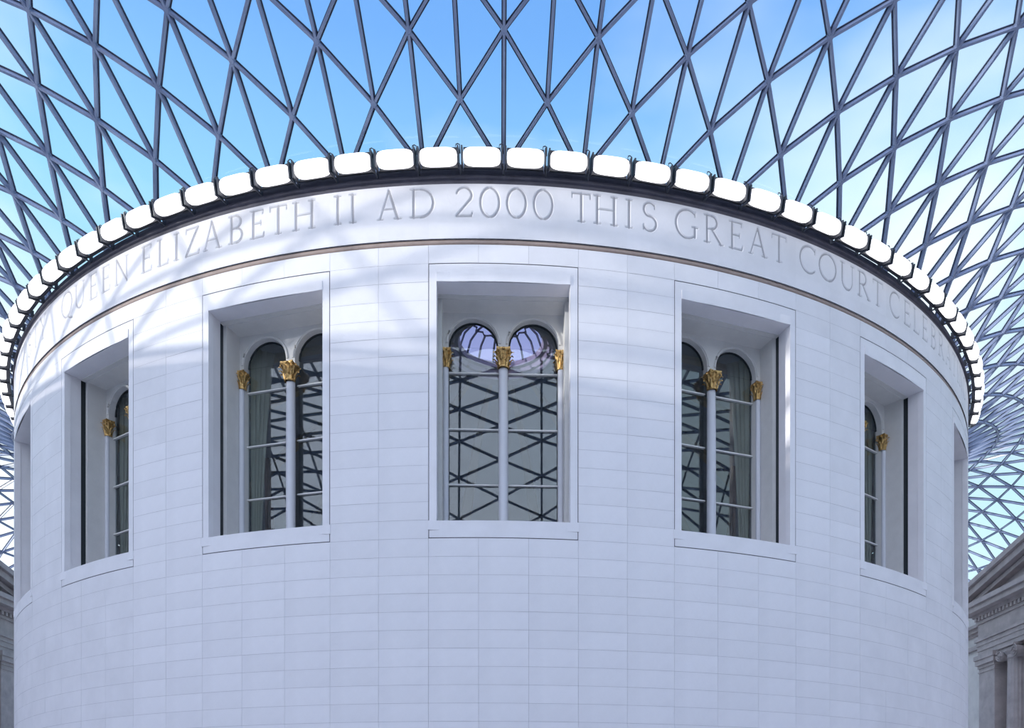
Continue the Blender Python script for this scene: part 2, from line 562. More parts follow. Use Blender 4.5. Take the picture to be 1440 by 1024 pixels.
oQ = np.where(dQ > 1e-6, oQ, -1)
pQ = np.broadcast_to(((phis[:-1] + phis[1:]) / 2)[None, :], (nzl, nphi)).reshape(-1)


def np_mesh(name, faces, mat):
    u, inv = np.unique(faces, return_inverse=True)
    me = bpy.data.meshes.new(name)
    f = inv.reshape(faces.shape)
    me.vertices.add(len(u))
    me.vertices.foreach_set('co', V[u].astype(np.float32).reshape(-1))
    me.loops.add(f.size)
    me.loops.foreach_set('vertex_index', f.reshape(-1).astype(np.int32))
    me.polygons.add(len(f))
    me.polygons.foreach_set('loop_start', (np.arange(len(f)) * 4).astype(np.int32))
    me.update(calc_edges=True)
    me.materials.append(mat)
    me.validate()
    me.polygons.foreach_set('use_smooth', [True] * len(me.polygons))
    return me


for n, (ch, pc) in enumerate(TEXT):
    fq = Q[oQ == n]
    if len(fq):
        o = place('carved_letter', np_mesh('carved_letter', fq, M_CARVE), drum)
        o['label'] = ('numeral ' if ch.isdigit() else 'letter ') + ch + ' cut into the frieze'
fcols = sorted(c[0] - c[1] / 2 for c in cols)
for i in range(len(fcols)):
    a = max(fcols[i], FA0)
    b = min(fcols[i + 1] if i + 1 < len(fcols) else FA1, FA1)
    if b - a < .05:
        continue
    msk = (pQ >= a) & (pQ < b) & (oQ < 0)
    if not msk.any():
        continue
    me = np_mesh('frieze_stone', Q[msk], M_STONE)
    o = place('frieze_stone', me, drum)
    # plain margins of the same stone above and below its letters
    pa, pb = pQ[msk].min() - dphi / 2, pQ[msk].max() + dphi / 2
    for z0, z1, nm in ((Z_M1, zl0, 'frieze_margin'), (zl1, Z_TOP, 'frieze_margin')):
        arc_block(R - .06, R, pa, pb, z0, z1, 8).build(nm, M_STONE, o, smooth=True)

# ------------------------------------------------------------------ windows
PW = 20.55                                        # front of the arched frame, measured from the drum's axis
UA, RA, ZS = .87, .72, 15.73
UI = 1.74


def capital_mesh(half=False):
    m = MB()
    prof = [(.15, 0.0), (.165, .02), (.165, .045), (.14, .06), (.13, .12), (.135, .28), (.16, .40), (.19, .47)]
    m.lathe(prof, 16)
    for zz, r0, n, hh, off, wd0 in ((.05, .135, 8, .22, 0, .055), (.20, .14, 8, .24, math.pi / 8, .06)):
        for k in range(n):
            a = off + 2 * math.pi * k / n
            e = Vector((-math.sin(a), math.cos(a), 0))
            d = Vector((math.cos(a), math.sin(a), 0))
            pts = []
            st = ((0, .01, .6), (.3, .02, 1.0), (.6, .04, .9), (.85, .085, .8), (1.0, .12, .55), (.97, .15, .4), (.86, .155, .2))
            for t, out, wd in st:
                c = d * (r0 + out) + Vector((0, 0, zz + hh * t))
                pts += [c - e * wd0 * wd, c - e * wd0 * wd * .4 + d * .012, c + d * .03, c + e * wd0 * wd * .4 + d * .012, c + e * wd0 * wd]
            fs = []
            for q in range(len(st) - 1):
                for h in range(4):
                    o = q * 5 + h
                    fs.append((o, o + 1, o + 6, o + 5))
            m.add(pts, fs)
    for k in range(4):                            # corner scrolls
        a = math.pi / 4 + math.pi / 2 * k
        d = Vector((math.cos(a), math.sin(a), 0))
        e = Vector((-math.sin(a), math.cos(a), 0))
        pts = [d * (.22 + .055 * math.cos(t)) + Vector((0, 0, .43 + .055 * math.sin(t))) for t in [i * .55 - 2.2 for i in range(12)]]
        m.tube([d * .15 + Vector((0, 0, .30))] + pts, .026, 6)
    na = 24                                       # abacus with hollowed sides
    for z0, z1, sc in ((.475, .505, .93), (.505, .55, 1.0)):
        ring = []
        for i in range(na):
            t = 2 * math.pi * i / na
            c4 = abs(math.cos(2 * t))
            r = (.285 - .115 * c4 ** .6) * sc
            ring.append((r * math.cos(t), r * math.sin(t)))
        m.add([(x, y, z0) for x, y in ring] + [(x, y, z1) for x, y in ring],
              [tuple(reversed(range(na))), tuple(range(na, 2 * na))] + [(i, (i + 1) % na, na + (i + 1) % na, na + i) for i in range(na)])
    for k in range(4):                            # fleurons
        a = math.pi / 2 * k
        c = Vector((math.cos(a), math.sin(a), 0)) * .185
        m.lathe([(0, -.045), (.04, -.03), (.05, 0), (.04, .03), (0, .045)], 6, F=lambda x, y, z, c=c: (c.x + x, c.y + y, .50 + z))
    return m.mesh('capital', M_GOLD, smooth=True)


CAPM = capital_mesh()
shared = {}


def win_part(win, name, mb, mats, smooth=False):
    key = name + str(win['_n'])
    win['_n'] += 1
    if key not in shared:
        shared[key] = mb.mesh(name, mats, smooth)
    return place(name, shared[key], win['o'])


WLAB = {-3: 'far left edge-on window showing only its grey reveal', -2: 'narrow window beyond the two-light window left of centre',
        -1: 'arched window with bright gilt capital left of the central window', 0: 'central square-on window with lavender lantern behind its twin arches',
        1: 'arched window right of the central window under the word GREAT', 2: 'narrow oblique window on the right under the word CELEBRATING',
        3: 'far right edge-on window showing only its grey reveal'}
for wn, k in enumerate(WINS):
    root = empty('window_%d' % (wn + 1), (0, 0, 0), RAD(PH0 + k * WSTEP))
    tag(root, WLAB[k], kind='structure')
    win = {'o': root, '_n': 0}
    # local frame: x = across, -y = outwards
    B = lambda m, x0, x1, w0, w1, z0, z1: m.box(x0, x1, -w1, -w0, z0, z1)
    gi = .35 / R * 57.3 * .02
    lo, li = HW_OUT - .05, HW_IN
    # stone surround, flush with the wall, inside a thin dark outline joint
    win_part(win, 'surround_head', arc_block(R - .2, R, -lo, lo, Z_IT, Z_OT - .02, 10), M_STONE, True)
    win_part(win, 'surround_sill', arc_block(R - .2, R, -lo, lo, Z_OB + .02, Z_IB, 10), M_STONE, True)
    win_part(win, 'surround_jamb', arc_block(R - .2, R, -lo, -li, Z_IB, Z_IT, 2), M_STONE, True)
    win_part(win, 'surround_jamb', arc_block(R - .2, R, li, lo, Z_IB, Z_IT, 2), M_STONE, True)
    m = MB()
    for args in ((-HW_OUT, HW_OUT, Z_OB + .002, Z_OB + .02, 12), (-HW_OUT, HW_OUT, Z_OT - .02, Z_OT - .002, 12), (-HW_OUT, -lo, Z_OB + .002, Z_OT - .002, 1), (lo, HW_OUT, Z_OB + .002, Z_OT - .002, 1)):
        b_ = arc_block(R - .05, R - .012, *args)
        m.add(b_.v, b_.f)
    win_part(win, 'outline_joint', m, M_JOINT)
    # outer stone reveal
    m = MB()
    for s in (-1, 1):
        B(m, min(s * UJ, s * (UJ + .24)), max(s * UJ, s * (UJ + .24)), 21.37, 21.82, Z_IB - .25, Z_IT + .25)
    win_part(win, 'reveal_jambs', m, M_STONE)
    m = MB()
    B(m, -UJ, UJ, 21.37, 21.95, Z_IT, Z_IT + .25)
    win_part(win, 'reveal_soffit', m, M_STONE)
    m = MB()
    B(m, -UJ - .24, UJ + .24, 20.2, 21.93, Z_IB - .25, Z_IB)
    win_part(win, 'inner_sill', m, M_STONE)
    # dark shadow gap between new cladding and old wall
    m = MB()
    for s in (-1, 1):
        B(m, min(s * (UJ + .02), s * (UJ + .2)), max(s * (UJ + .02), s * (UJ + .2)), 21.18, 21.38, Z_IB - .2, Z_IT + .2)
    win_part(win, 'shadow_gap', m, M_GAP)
    # inner painted lining
    m = MB()
    for s in (-1, 1):
        B(m, min(s * UI, s * (UJ + .3)), max(s * UI, s * (UJ + .3)), PW - .35, 21.2, Z_IB - .2, Z_IT + .25)
    B(m, -UI, UI, PW, 21.2, Z_IT - .04, Z_IT + .25)
    B(m, -UJ - .02, UJ + .02, 21.2, 21.37, Z_IT - .02, Z_IT + .25)
    win_part(win, 'lining', m, M_PAINT)
    # plate with two arches
    m = MB()
    NA = 24
    T0, T1 = PW - .28, PW
    xs = []
    for cx_ in (-UA, UA):
        for i in range(NA + 1):
            a = math.pi - math.pi * i / NA
            xs.append((cx_ + RA * math.cos(a), ZS + RA * math.sin(a)))
    xs = [(-UI, ZS)] + xs[:NA + 1] + xs[NA + 1:] + [(UI, ZS)]
    zt = Z_IT - .04
    for (xa, za), (xb, zb) in zip(xs[:-1], xs[1:]):
        if abs(xa - xb) < 1e-6:
            continue
        m.hexa([(xa, -T1, za), (xb, -T1, zb), (xb, -T0, zb), (xa, -T0, za), (xa, -T1, zt), (xb, -T1, zt), (xb, -T0, zt), (xa, -T0, zt)])
    for x0, x1 in ((-UI, -UA - RA), (UA + RA, UI)):
        B(m, x0, x1, T0, T1, Z_IB, ZS)
    B(m, -UA + RA, UA - RA, T0, T1, 15.53, ZS)
    win_part(win, 'arched_frame', m, M_PAINT)
    for s in (-1, 1):
        m = MB()
        pts = [(s * UA + (RA + .05) * math.cos(math.pi * i / 20), -T1 - .01, ZS + (RA + .05) * math.sin(math.pi * i / 20)) for i in range(21)]
        m.tube(pts, .035, 5)
        pts = [(s * UA + (RA - .02) * math.cos(math.pi * i / 20), -T0 - .05, ZS + (RA - .02) * math.sin(math.pi * i / 20)) for i in range(21)]
        m.tube(pts, .03, 5, mat=1)
        win_part(win, 'arch_moulding', m, [M_PAINT, M_GAP], True)
    # columns, gilt capitals
    m = MB()
    m.lathe([(.17, Z_IB), (.17, Z_IB + .12), (.142, Z_IB + .18), (.142, 13.0), (.132, 15.0)], 16, F=lambda x, y, z: (x, y - PW + .02, z))
    win_part(win, 'column', m, M_GREY, True)
    for s in (-1, 1):
        m = MB()
        m.lathe([(.085, Z_IB), (.085, 15.0)], 10, F=lambda x, y, z: (x + s * (UI - .075), y - PW, z))
        win_part(win, 'half_column', m, M_GREY, True)
    place('capital', CAPM, root, Matrix.Translation((0, -PW - .04, 14.99)))
    for s in (-1, 1):
        place('capital', CAPM, root, Matrix.Translation((s * (UI - .10), -PW + .02, 14.99)) @ Matrix.Diagonal((.62, .8, 1, 1)))
    # transoms and panes
    tz = [Z_IB, 11.70, 13.32, 14.96]
    for s in (-1, 1):
        for z in tz[1:]:
            m = MB()
            B(m, s * UA - RA - .02, s * UA + RA + .02, T0 + .02, T0 + .12, z - .018, z + .018)
            win_part(win, 'transom', m, M_PAINT)
        for z0, z1 in zip(tz, tz[1:] + [ZS]):
            m = MB()
            B(m, s * UA - RA - .01, s * UA + RA + .01, T0 + .03, T0 + .045, z0, z1)
            win_part(win, 'pane', m, M_WGLASS)
        m = MB()
        pts = [(s * UA + RA * math.cos(math.pi * i / 16), ZS + RA * math.sin(math.pi * i / 16)) for i in range(17)]
        n = len(pts)
        m.add([(x, -T0 - .045, z) for x, z in pts] + [(x, -T0 - .03, z) for x, z in pts],
              [tuple(range(n)), tuple(reversed(range(n, 2 * n)))] + [(i, (i + 1) % n, n + (i + 1) % n, n + i) for i in range(n)])
        win_part(win, 'pane', m, M_WGLASS)

# curtains drawn back inside the outer jamb of each oblique window
CL = {-2: 'cream curtain behind the narrow window on the left', -1: 'cream curtain behind the window left of the central one, gathered at the left jamb',
      1: 'cream curtain behind the window right of the central one, gathered at its right jamb', 2: 'cream curtain behind the narrow window on the right'}
for k, lab in CL.items():
    s = -1 if k < 0 else 1
    root = empty('curtain', (0, 0, 0), RAD(PH0 + k * WSTEP))
    tag(root, lab, 'curtain', 'curtains in the rotunda windows')
    for nm, mt, d0, d1, zb, zt_ in (('drape', M_CURT, 0.0, .75, Z_IB - .05, Z_IT - .15), ('lining', M_BROWN, .55, .95, Z_IB - .05, 13.2)):
        m = MB()
        NX, NZ = 28, 14
        vs = []
        for side in (0, 1):
            for j in range(NZ + 1):
                z = zb + (zt_ - zb) * j / NZ
                spread = (.45 + .75 * (j / NZ) ** 1.5) if nm == 'drape' else (1.0 - .8 * j / NZ)
                for i in range(NX + 1):
                    t = i / NX
                    dd = d0 + (d1 - d0) * t * spread
                    w = PW - .42 - dd * .55
                    u = 1.58 - dd * .55 + .05 * math.sin(t * 26 + j * .15) + side * .012
                    vs.append((s * u, -w, z))
        n1 = (NX + 1) * (NZ + 1)
        fs = []
        for j in range(NZ):
            for i in range(NX):
                a = j * (NX + 1) + i
                fs.append((a, a + 1, a + NX + 2, a + NX + 1))
                fs.append((n1 + a + NX + 1, n1 + a + NX + 2, n1 + a + 1, n1 + a))
        m.add(vs, fs)
        m.build(nm, mt, root, smooth='all')

# ------------------------------------------------------------------ inside of the rotunda: wall, dome, lantern
inner = MB()
RI = 20.22
for i in range(len(ep)):
    a, b = ep[i], ep[(i + 1) % len(ep)] + (360 if i == len(ep) - 1 else 0)
    for j in range(len(zs) - 1):
        if zs[j] >= Z_IT + .05:
            continue
        if not in_open((a + b) / 2, (zs[j] + zs[j + 1]) / 2):
            inner.add([cyl(RI, a, zs[j]), cyl(RI, a, zs[j + 1]), cyl(RI, b, zs[j + 1]), cyl(RI, b, zs[j])], [(0, 1, 2, 3)])
wi = inner.build('wall_reading_room', M_DOME)
tag(wi, 'inner plaster wall of the round reading room behind the windows', kind='structure')
dome = empty('dome', (0, 0, 0))
tag(dome, 'ribbed plaster dome seen through the central window', 'dome', kind='structure')
ZD0, ZD1, RO = Z_IT + .05, 27.0, 2.75
DP = [(RI, ZD0)]
for i in range(1, 19):
    a = math.pi / 2 * i / 18 * .915
    DP.append((RI * math.cos(a), ZD0 + (ZD1 - ZD0) * math.sin(a) / math.sin(math.pi / 2 * .915)))
DP[-1] = (RO, ZD1)
m = MB().lathe(DP, 80)
m.build('dome_shell', M_DOME, dome, smooth='all')
for k in range(20):
    a = 2 * math.pi * k / 20 + RAD(PH0 + 9)
    m = MB()
    e = Vector((-math.sin(a), math.cos(a), 0))
    vs = []
    for i, (r, z) in enumerate(DP):
        wv = .42 * r / RI + .05
        d = Vector((math.cos(a), math.sin(a), 0))
        vs += [d * (r - .02) + Vector((0, 0, z)) - e * wv, d * (r - .28) + Vector((0, 0, z - .1)) - e * wv * .8, d * (r - .28) + Vector((0, 0, z - .1)) + e * wv * .8, d * (r - .02) + Vector((0, 0, z)) + e * wv]
    fs = []
    for i in range(len(DP) - 1):
        for q in range(3):
            fs.append((i * 4 + q, i * 4 + q + 1, i * 4 + q + 5, i * 4 + q + 4))
    m.add(vs, fs)
    m.build('rib', M_RIB, dome, smooth=True)
m = MB()
m.lathe([(RO + .5, ZD1 - .35), (RO + .35, ZD1 - .45), (RO + .2, ZD1 - .3), (RO, ZD1 - .3), (RO - .08, ZD1 - .12), (RO - .2, ZD1 - .1), (RO - .3, ZD1 + .1), (RO - .5, ZD1 + .12), (RO - .6, ZD1 + .35), (RO - .4, ZD1 + .5), (RO + .6, ZD1 + .45)], 48)
m.build('lantern_ring', M_WALL, dome, smooth=True)
lan = MB()
lp = [(RO - .58, ZD1 + .36), (1.95, ZD1 + .95), (1.5, ZD1 + 1.35), (.8, ZD1 + 1.62), (.02, ZD1 + 1.7)]
lan.lathe(lp, 32)
lan.build('lantern_glass', M_OGLASS, dome, smooth=True)
for k in range(16):
    a = 2 * math.pi * (k + .5) / 16 + RAD(PH0)
    pts = [(r * math.cos(a), r * math.sin(a), z - .03) for r, z in (lp[:3] if k % 2 else lp[:4])]
    MB().tube(pts, .06, 5).build('lantern_bar', M_CAP, dome)
for r, z in ((1.5, ZD1 + 1.32), (.8, ZD1 + 1.59)):
    pts = [((r + (.12 if q % 2 else -.12)) * math.cos(math.pi * q / 16 + RAD(PH0)), (r + (.12 if q % 2 else -.12)) * math.sin(math.pi * q / 16 + RAD(PH0)), z) for q in range(32)]
    MB().tube(pts, .05, 5, closed=True).build('lantern_hoop', M_CAP, dome)

# ------------------------------------------------------------------ gutter ring and floodlights on the rim
m = MB()
GP = [(R - .10, Z_TOP - .01), (R - .02, Z_TOP + .0), (R - .02, Z_TOP + .12), (R + .05, Z_TOP + .14), (R + .05, Z_TOP + .22), (R - .03, Z_TOP + .25), (R - .03, Z_TOP + .36), (R - .06, Z_TOP + .38), (R - .06, Z_TOP + .46), (R - .35, Z_TOP + .48), (R - .6, Z_TOP + .02)]
m.lathe(GP, 240)
gut = m.build('trim_1', M_DARK, smooth=True)
tag(gut, 'dark metal gutter ring crowning the round white wall', kind='structure')

lens_mb = MB()
NU, NV = 14, 14


def sgn(v, e):
    return math.copysign(abs(v) ** e, v)


vs = []
for i in range(NU + 1):
    u = -math.pi / 2 + math.pi * i / NU
    for j in range(NV):
        v = 2 * math.pi * j / NV
        vs.append((.50 * sgn(math.sin(u), .5), .19 * sgn(math.cos(u), .5) * sgn(math.cos(v), .7), .205 * sgn(math.cos(u), .5) * sgn(math.sin(v), .7)))
fs = []
for i in range(NU):
    for j in range(NV):
        j2 = (j + 1) % NV
        fs.append((i * NV + j, (i + 1) * NV + j, (i + 1) * NV + j2, i * NV + j2))
lens_me = lens_mb.add(vs, fs).mesh('lens', M_LENS, smooth='all')
# hood: curved shell over the back and top of the lens (local -y is outwards)
hood = MB()
pr = [(.10, -.215), (.20, -.20), (.235, -.05), (.225, .16), (.14, .222), (.02, .225)]
n = len(pr)
vs = []
for x in (-.50, .50):
    vs += [(x, y, z) for y, z in pr] + [(x, y * 1.07 + .01, z * 1.07) for y, z in pr]
fs = []
for q in range(n - 1):
    fs += [(q, q + 1, 2 * n + q + 1, 2 * n + q), (n + q + 1, n + q, 3 * n + q, 3 * n + q + 1)]
hood.add(vs, fs)
hood_me = hood.mesh('hood', M_HOUS, smooth=True)
ec = MB()
ec.box(-.02, .02, -.12, .22, -.20, .22)
ecap_me = ec.mesh('end_cap', M_HOUS)
br = MB()
br.box(-.018, .018, -.02, .30, -.225, -.19)
br.box(-.018, .018, .30, .40, -.225, .02)
hk = MB()
hk.tube([(0, .10, .16), (0, .02, .24), (0, -.02, .31), (-.05, -.03, .33), (-.10, -.03, .31), (-.11, -.03, .26)], .014, 6)
hook_me = hk.mesh('hook', M_HOUS, smooth=True)
brk_me = br.mesh('bracket', M_HOUS)
RL, ZL = R + .40, 19.73


def lamp_label(pc):
    # names the lamp by the carved letters under it
    words, cur = [], []
    for ch, p in TEXT:
        if cur and p - cur[-1][1] > 2.45 + (0.12 if cur[-1][0] in 'M' else 0) and not (cur[-1][0], ch) in (('H', 'E'),):
            words.append(cur)
            cur = []
        cur.append((ch, p))
    words.append(cur)
    return words


WORDS = [('HER', -63.6, -57.6), ('MAJESTY', -56.3, -42.2), ('QUEEN', -39.2, -28.6), ('ELIZABETH', -27.5, -11.3), ('II', -10.2, -8.0), ('AD', -7.0, -2.3), ('2000', -1.3, 6.2), ('THIS', 7.0, 13.8), ('GREAT', 14.9, 25.0), ('COURT', 25.9, 36.3), ('CELEBRATING', 37.0, 58.4), ('THE', 59.3, 65.4)]
ORD = ['first', 'second', 'third', 'fourth', 'fifth', 'sixth', 'seventh', 'eighth', 'ninth', 'tenth']
used = {}
lamps = []
for q in range(-26, 27):
    pc = PH0 + 3.0 * (q + .5) - .0
    own = [w for w in WORDS if w[1] - .6 <= pc <= w[2] + .6]
    lamps.append((pc, own[0][0] if own else None))
for pc, wd in lamps:
    if abs(pc) > 72:
        continue
    if wd:
        used[wd] = used.get(wd, 0) + 1
        lab = '%s glowing white floodlight from the left above the carved word %s' % (ORD[used[wd] - 1], wd)
    else:
        gap = [(a[0], b[0]) for a, b in zip(WORDS[:-1], WORDS[1:]) if a[2] < pc < b[1]]
        if gap:
            lab = 'glowing white floodlight above the gap between the carved words %s and %s' % gap[0]
        else:
            sd = 'left' if pc < 0 else 'right'
            used[sd] = used.get(sd, 0) + 1
            lab = '%s glowing floodlight on the rim past the %s end of the visible inscription' % (ORD[used[sd] - 1], sd)
    c = cyl(RL, pc, ZL)
    root = empty('floodlight', c, RAD(pc))
    tag(root, lab, 'floodlight', 'floodlights around the rotunda rim')
    tilt = Matrix.Rotation(RAD(12), 4, 'X')
    place('lens', lens_me, root, tilt)
    place('hood', hood_me, root, tilt)
    for s in (-1, 1):
        place('end_cap', ecap_me, root, Matrix.Translation((s * .535, 0, 0)) @ tilt)
    place('bracket', brk_me, root, Matrix.Translation((.575, 0, 0)))
    place('hook', hook_me, root, Matrix.Translation((.575, 0, 0)))

# ------------------------------------------------------------------ the glazed roof
XW, XE, YS, YN = -40.5, 38.5, -52.0, 47.0
R0, Z0, ZE = 21.35, 20.2, 20.8


def bound(deg):
    s, c = math.sin(RAD(deg)), -math.cos(RAD(deg))
    t = 1e9
    if s > 1e-9:
        t = min(t, XE / s)
    if s < -1e-9:
        t = min(t, XW / s)
    if c > 1e-9:
        t = min(t, YN / c)
    if c < -1e-9:
        t = min(t, YS / c)
    return t


def roof_z(x, y):
    r = math.hypot(x, y)
    u = max(0.0, r - R0)
    v = max(0.0, min(x - XW, XE - x, y - YS, YN - y))
    deg = math.degrees(math.atan2(x, -y))
    s2 = math.sin(RAD(deg)) ** 2
    a = 1.107 - .22 * s2 - .30 * s2 ** 4
    f1 = 9.0 * (1 - math.exp(-a * u / 9.0))
    f2 = 9.0 * (1 - math.exp(-1.15 * v / 9.0))
    h = 0 if min(f1, f2) < 1e-6 else (f1 ** -4 + f2 ** -4) ** -.25
    return Z0 + (ZE - Z0) * u / (u + v + 1e-6) + h


def roof_n(x, y):
    d = .05
    zx = (roof_z(x + d, y) - roof_z(x - d, y)) / (2 * d)
    zy = (roof_z(x, y + d) - roof_z(x, y - d)) / (2 * d)
    return Vector((-zx, -zy, 1)).normalized()


NA_ = 60
NR = 42
P = {}
clamped = {}
for i in range(NR):
    for j in range(NA_):
        deg = PH0 + 6 * (j + (i % 2) * .5)
        b = bound(deg)
        st = 1.03 - .13 * math.sin(RAD(deg)) ** 2
        r = R0 + i * st
        clamped[i, j] = r >= b - .25
        r = min(r, b)
        if clamped[i, j]:
            r = b
        x, y, _ = cyl(r, deg, 0)
        P[i, j] = Vector((x, y, roof_z(x, y)))


def nb(i, j, side):            # neighbour one row out, half a step left (-1) or right (+1)
    if i % 2 == 0:
        return (i + 1, j % NA_ if side > 0 else (j - 1) % NA_)
    return (i + 1, (j + 1) % NA_ if side > 0 else j)


bars, tris = {}, []
for i in range(NR - 2):
    for j in range(NA_):
        a = (i, j)
        if clamped[a]:
            continue
        l, r_, o = nb(i, j, -1), nb(i, j, 1), (i + 2, j)
        for b in (l, r_, o):
            bars[(a, b)] = 1
        for t in ((a, r_, o), (a, o, l)):
            ar = (P[t[1]] - P[t[0]]).cross(P[t[2]] - P[t[0]]).length / 2
            if ar > .03:
                tris.append(t)
# triangles closing the first row onto the ring beam
for j in range(NA_):
    tris.append(((0, j), (0, (j + 1) % NA_), (1, j)))

roof = empty('ceiling')
tag(roof, 'glazed steel lattice roof rising from the round wall to the court walls', kind='structure')


def seen(p):
    s = px(p)
    if not s or not (-40 < s[0] < 1480 and -60 < s[1] < 900):
        return 0
    dx, dy = p[0] - CAM.x, p[1] - CAM.y
    L = math.hypot(dx, dy)
    # hidden behind the drum?
    t = -(CAM.x * dx + CAM.y * dy) / (L * L)
    if 0 < t < 1 and math.hypot(CAM.x + dx * t, CAM.y + dy * t) < R:
        return 0
    return 1.0 / (L * L)


def screen_len(a, b):
    s, t = px(a), px(b)
    if not s or not t:
        return 0
    return math.hypot(s[0] - t[0], s[1] - t[1])


def bar_mesh(m, a, b):
    n = roof_n((a.x + b.x) / 2, (a.y + b.y) / 2)
    d = (b - a).normalized()
    s = d.cross(n).normalized()
    n = s.cross(d)
    for (hw, t0, t1, mt) in ((.034, -.125, .0, 0), (.066, .0, .03, 1)):
        p = [a - s * hw + n * t0, a + s * hw + n * t0, b + s * hw + n * t0, b - s * hw + n * t0,
             a - s * hw + n * t1, a + s * hw + n * t1, b + s * hw + n * t1, b - s * hw + n * t1]
        m.hexa(p, mt)


bl = []
for (a, b) in bars:
    pa, pb = P[a], P[b]
    if (pb - pa).length < .2:
        continue
    mid = (pa + pb) / 2
    bl.append((screen_len(pa, pb) * (1 if seen(mid) else 0), pa, pb))
bl.sort(key=lambda t: -t[0])
rest = MB()
for n, (s, a, b) in enumerate(bl):
    if n < 300 and s > 0:
        mid = (a + b) / 2
        m = MB()
        bar_mesh(m, a, b)
        m.build('steel_bar', [M_STEEL, M_CAP], roof)
    else:
        bar_mesh(rest, a, b)
tag(rest.build('steel_lattice', [M_STEEL, M_CAP], roof), kind='stuff')
# cast nodes where the bars meet
nd = MB()
for key, p in P.items():
    if clamped[key] or key[0] == 0:
        continue
    n = roof_n(p.x, p.y)
    q = n.to_track_quat('Z', 'Y').to_matrix()
    nd.lathe([(0, -.135), (.07, -.135), (.085, -.11), (.085, .02), (0, .03)], 6, F=lambda x, y, z: tuple(p + q @ Vector((x, y, z))))
tag(nd.build('lattice_nodes', M_STEEL, roof), kind='stuff')


def pane_mesh(m, t):
    a, b, c = (P[q] for q in t)
    cen = (a + b + c) / 3
    n = (b - a).cross(c - a)
    if n.length < 1e-5:
        return
    n.normalize()
    if n.z < 0:
        n = -n
        b, c = c, b
    ps = [cen + (q - cen) * .975 + n * .045 for q in (a, b, c)]
    m.add(ps + [q + n * .02 for q in ps], [(2, 1, 0), (3, 4, 5), (0, 1, 4, 3), (1, 2, 5, 4), (2, 0, 3, 5)])


tl = []
for t in tris:
    cen = (P[t[0]] + P[t[1]] + P[t[2]]) / 3
    s = 0
    if seen(cen):
        q = [px(P[k]) for k in t]
        if all(q):
            s = abs((q[1][0] - q[0][0]) * (q[2][1] - q[0][1]) - (q[2][0] - q[0][0]) * (q[1][1] - q[0][1])) / 2
    tl.append((s, t))
tl.sort(key=lambda t: -t[0])
rest = MB()
for n, (s, t) in enumerate(tl):
    if n < 300 and s > 0:
        m = MB()
        pane_mesh(m, t)
        m.build('glass_pane', M_GLASS, roof)
    else:
        pane_mesh(rest, t)
tag(rest.build('roof_glazing', M_GLASS, roof), kind='stuff')
MB().tube([cyl(R0, PH0 + 6 * j, Z0) for j in range(60)], .12, 8, closed=True).build('ring_beam', M_STEEL, roof, smooth=True)
m = MB()
for (xa, ya, xb, yb) in ((XW, YS, XE, YS), (XE, YS, XE, YN), (XE, YN, XW, YN), (XW, YN, XW, YS)):
    m.tube([(xa, ya, ZE), (xb, yb, ZE)], .18, 8)
m.build('edge_beam', M_STEEL, roof)

# ------------------------------------------------------------------ court walls
WT = 20.55
n_trim = 1
for nm, lab, bx in (('wall_east', 'right hand court wall behind the columned portico', (XE, XE + 2, YS - 2, YN + 2)), ('wall_west', 'left hand court wall behind the other portico', (XW - 2, XW, YS - 2, YN + 2)),
                    ('wall_north', 'far court wall hidden behind the round wall', (XW, XE, YN, YN + 2)), ('wall_south', 'near court wall behind the viewpoint', (XW, XE, YS - 2, YS))):
    m = MB()
    m.box(bx[0], bx[1], bx[2], bx[3], 0, WT)
    w = m.build(nm, M_WALL)
    tag(w, lab, kind='structure')
    if nm in ('wall_east', 'wall_west'):
        s = -1 if nm == 'wall_east' else 1
        xf = bx[0] if s < 0 else bx[1]
        side = 'right' if s < 0 else 'left'
        for ya, yb, wh in ((YS, -1.0, 'nearer'), (25.0, YN, 'farther')):
            m = MB()
            for z0, z1, dpt in ((16.4, 16.75, .25), (17.55, 17.75, .2), (17.75, 18.05, .45), (18.05, 18.3, .7)):
                m.box(min(xf, xf + s * dpt), max(xf, xf + s * dpt), ya, yb, z0, z1)
            n_trim += 1
            tag(m.build('trim_%d' % n_trim, M_PORT), 'grey stone cornice on the %s court wall at the %s side of its portico' % (side, wh), kind='structure')


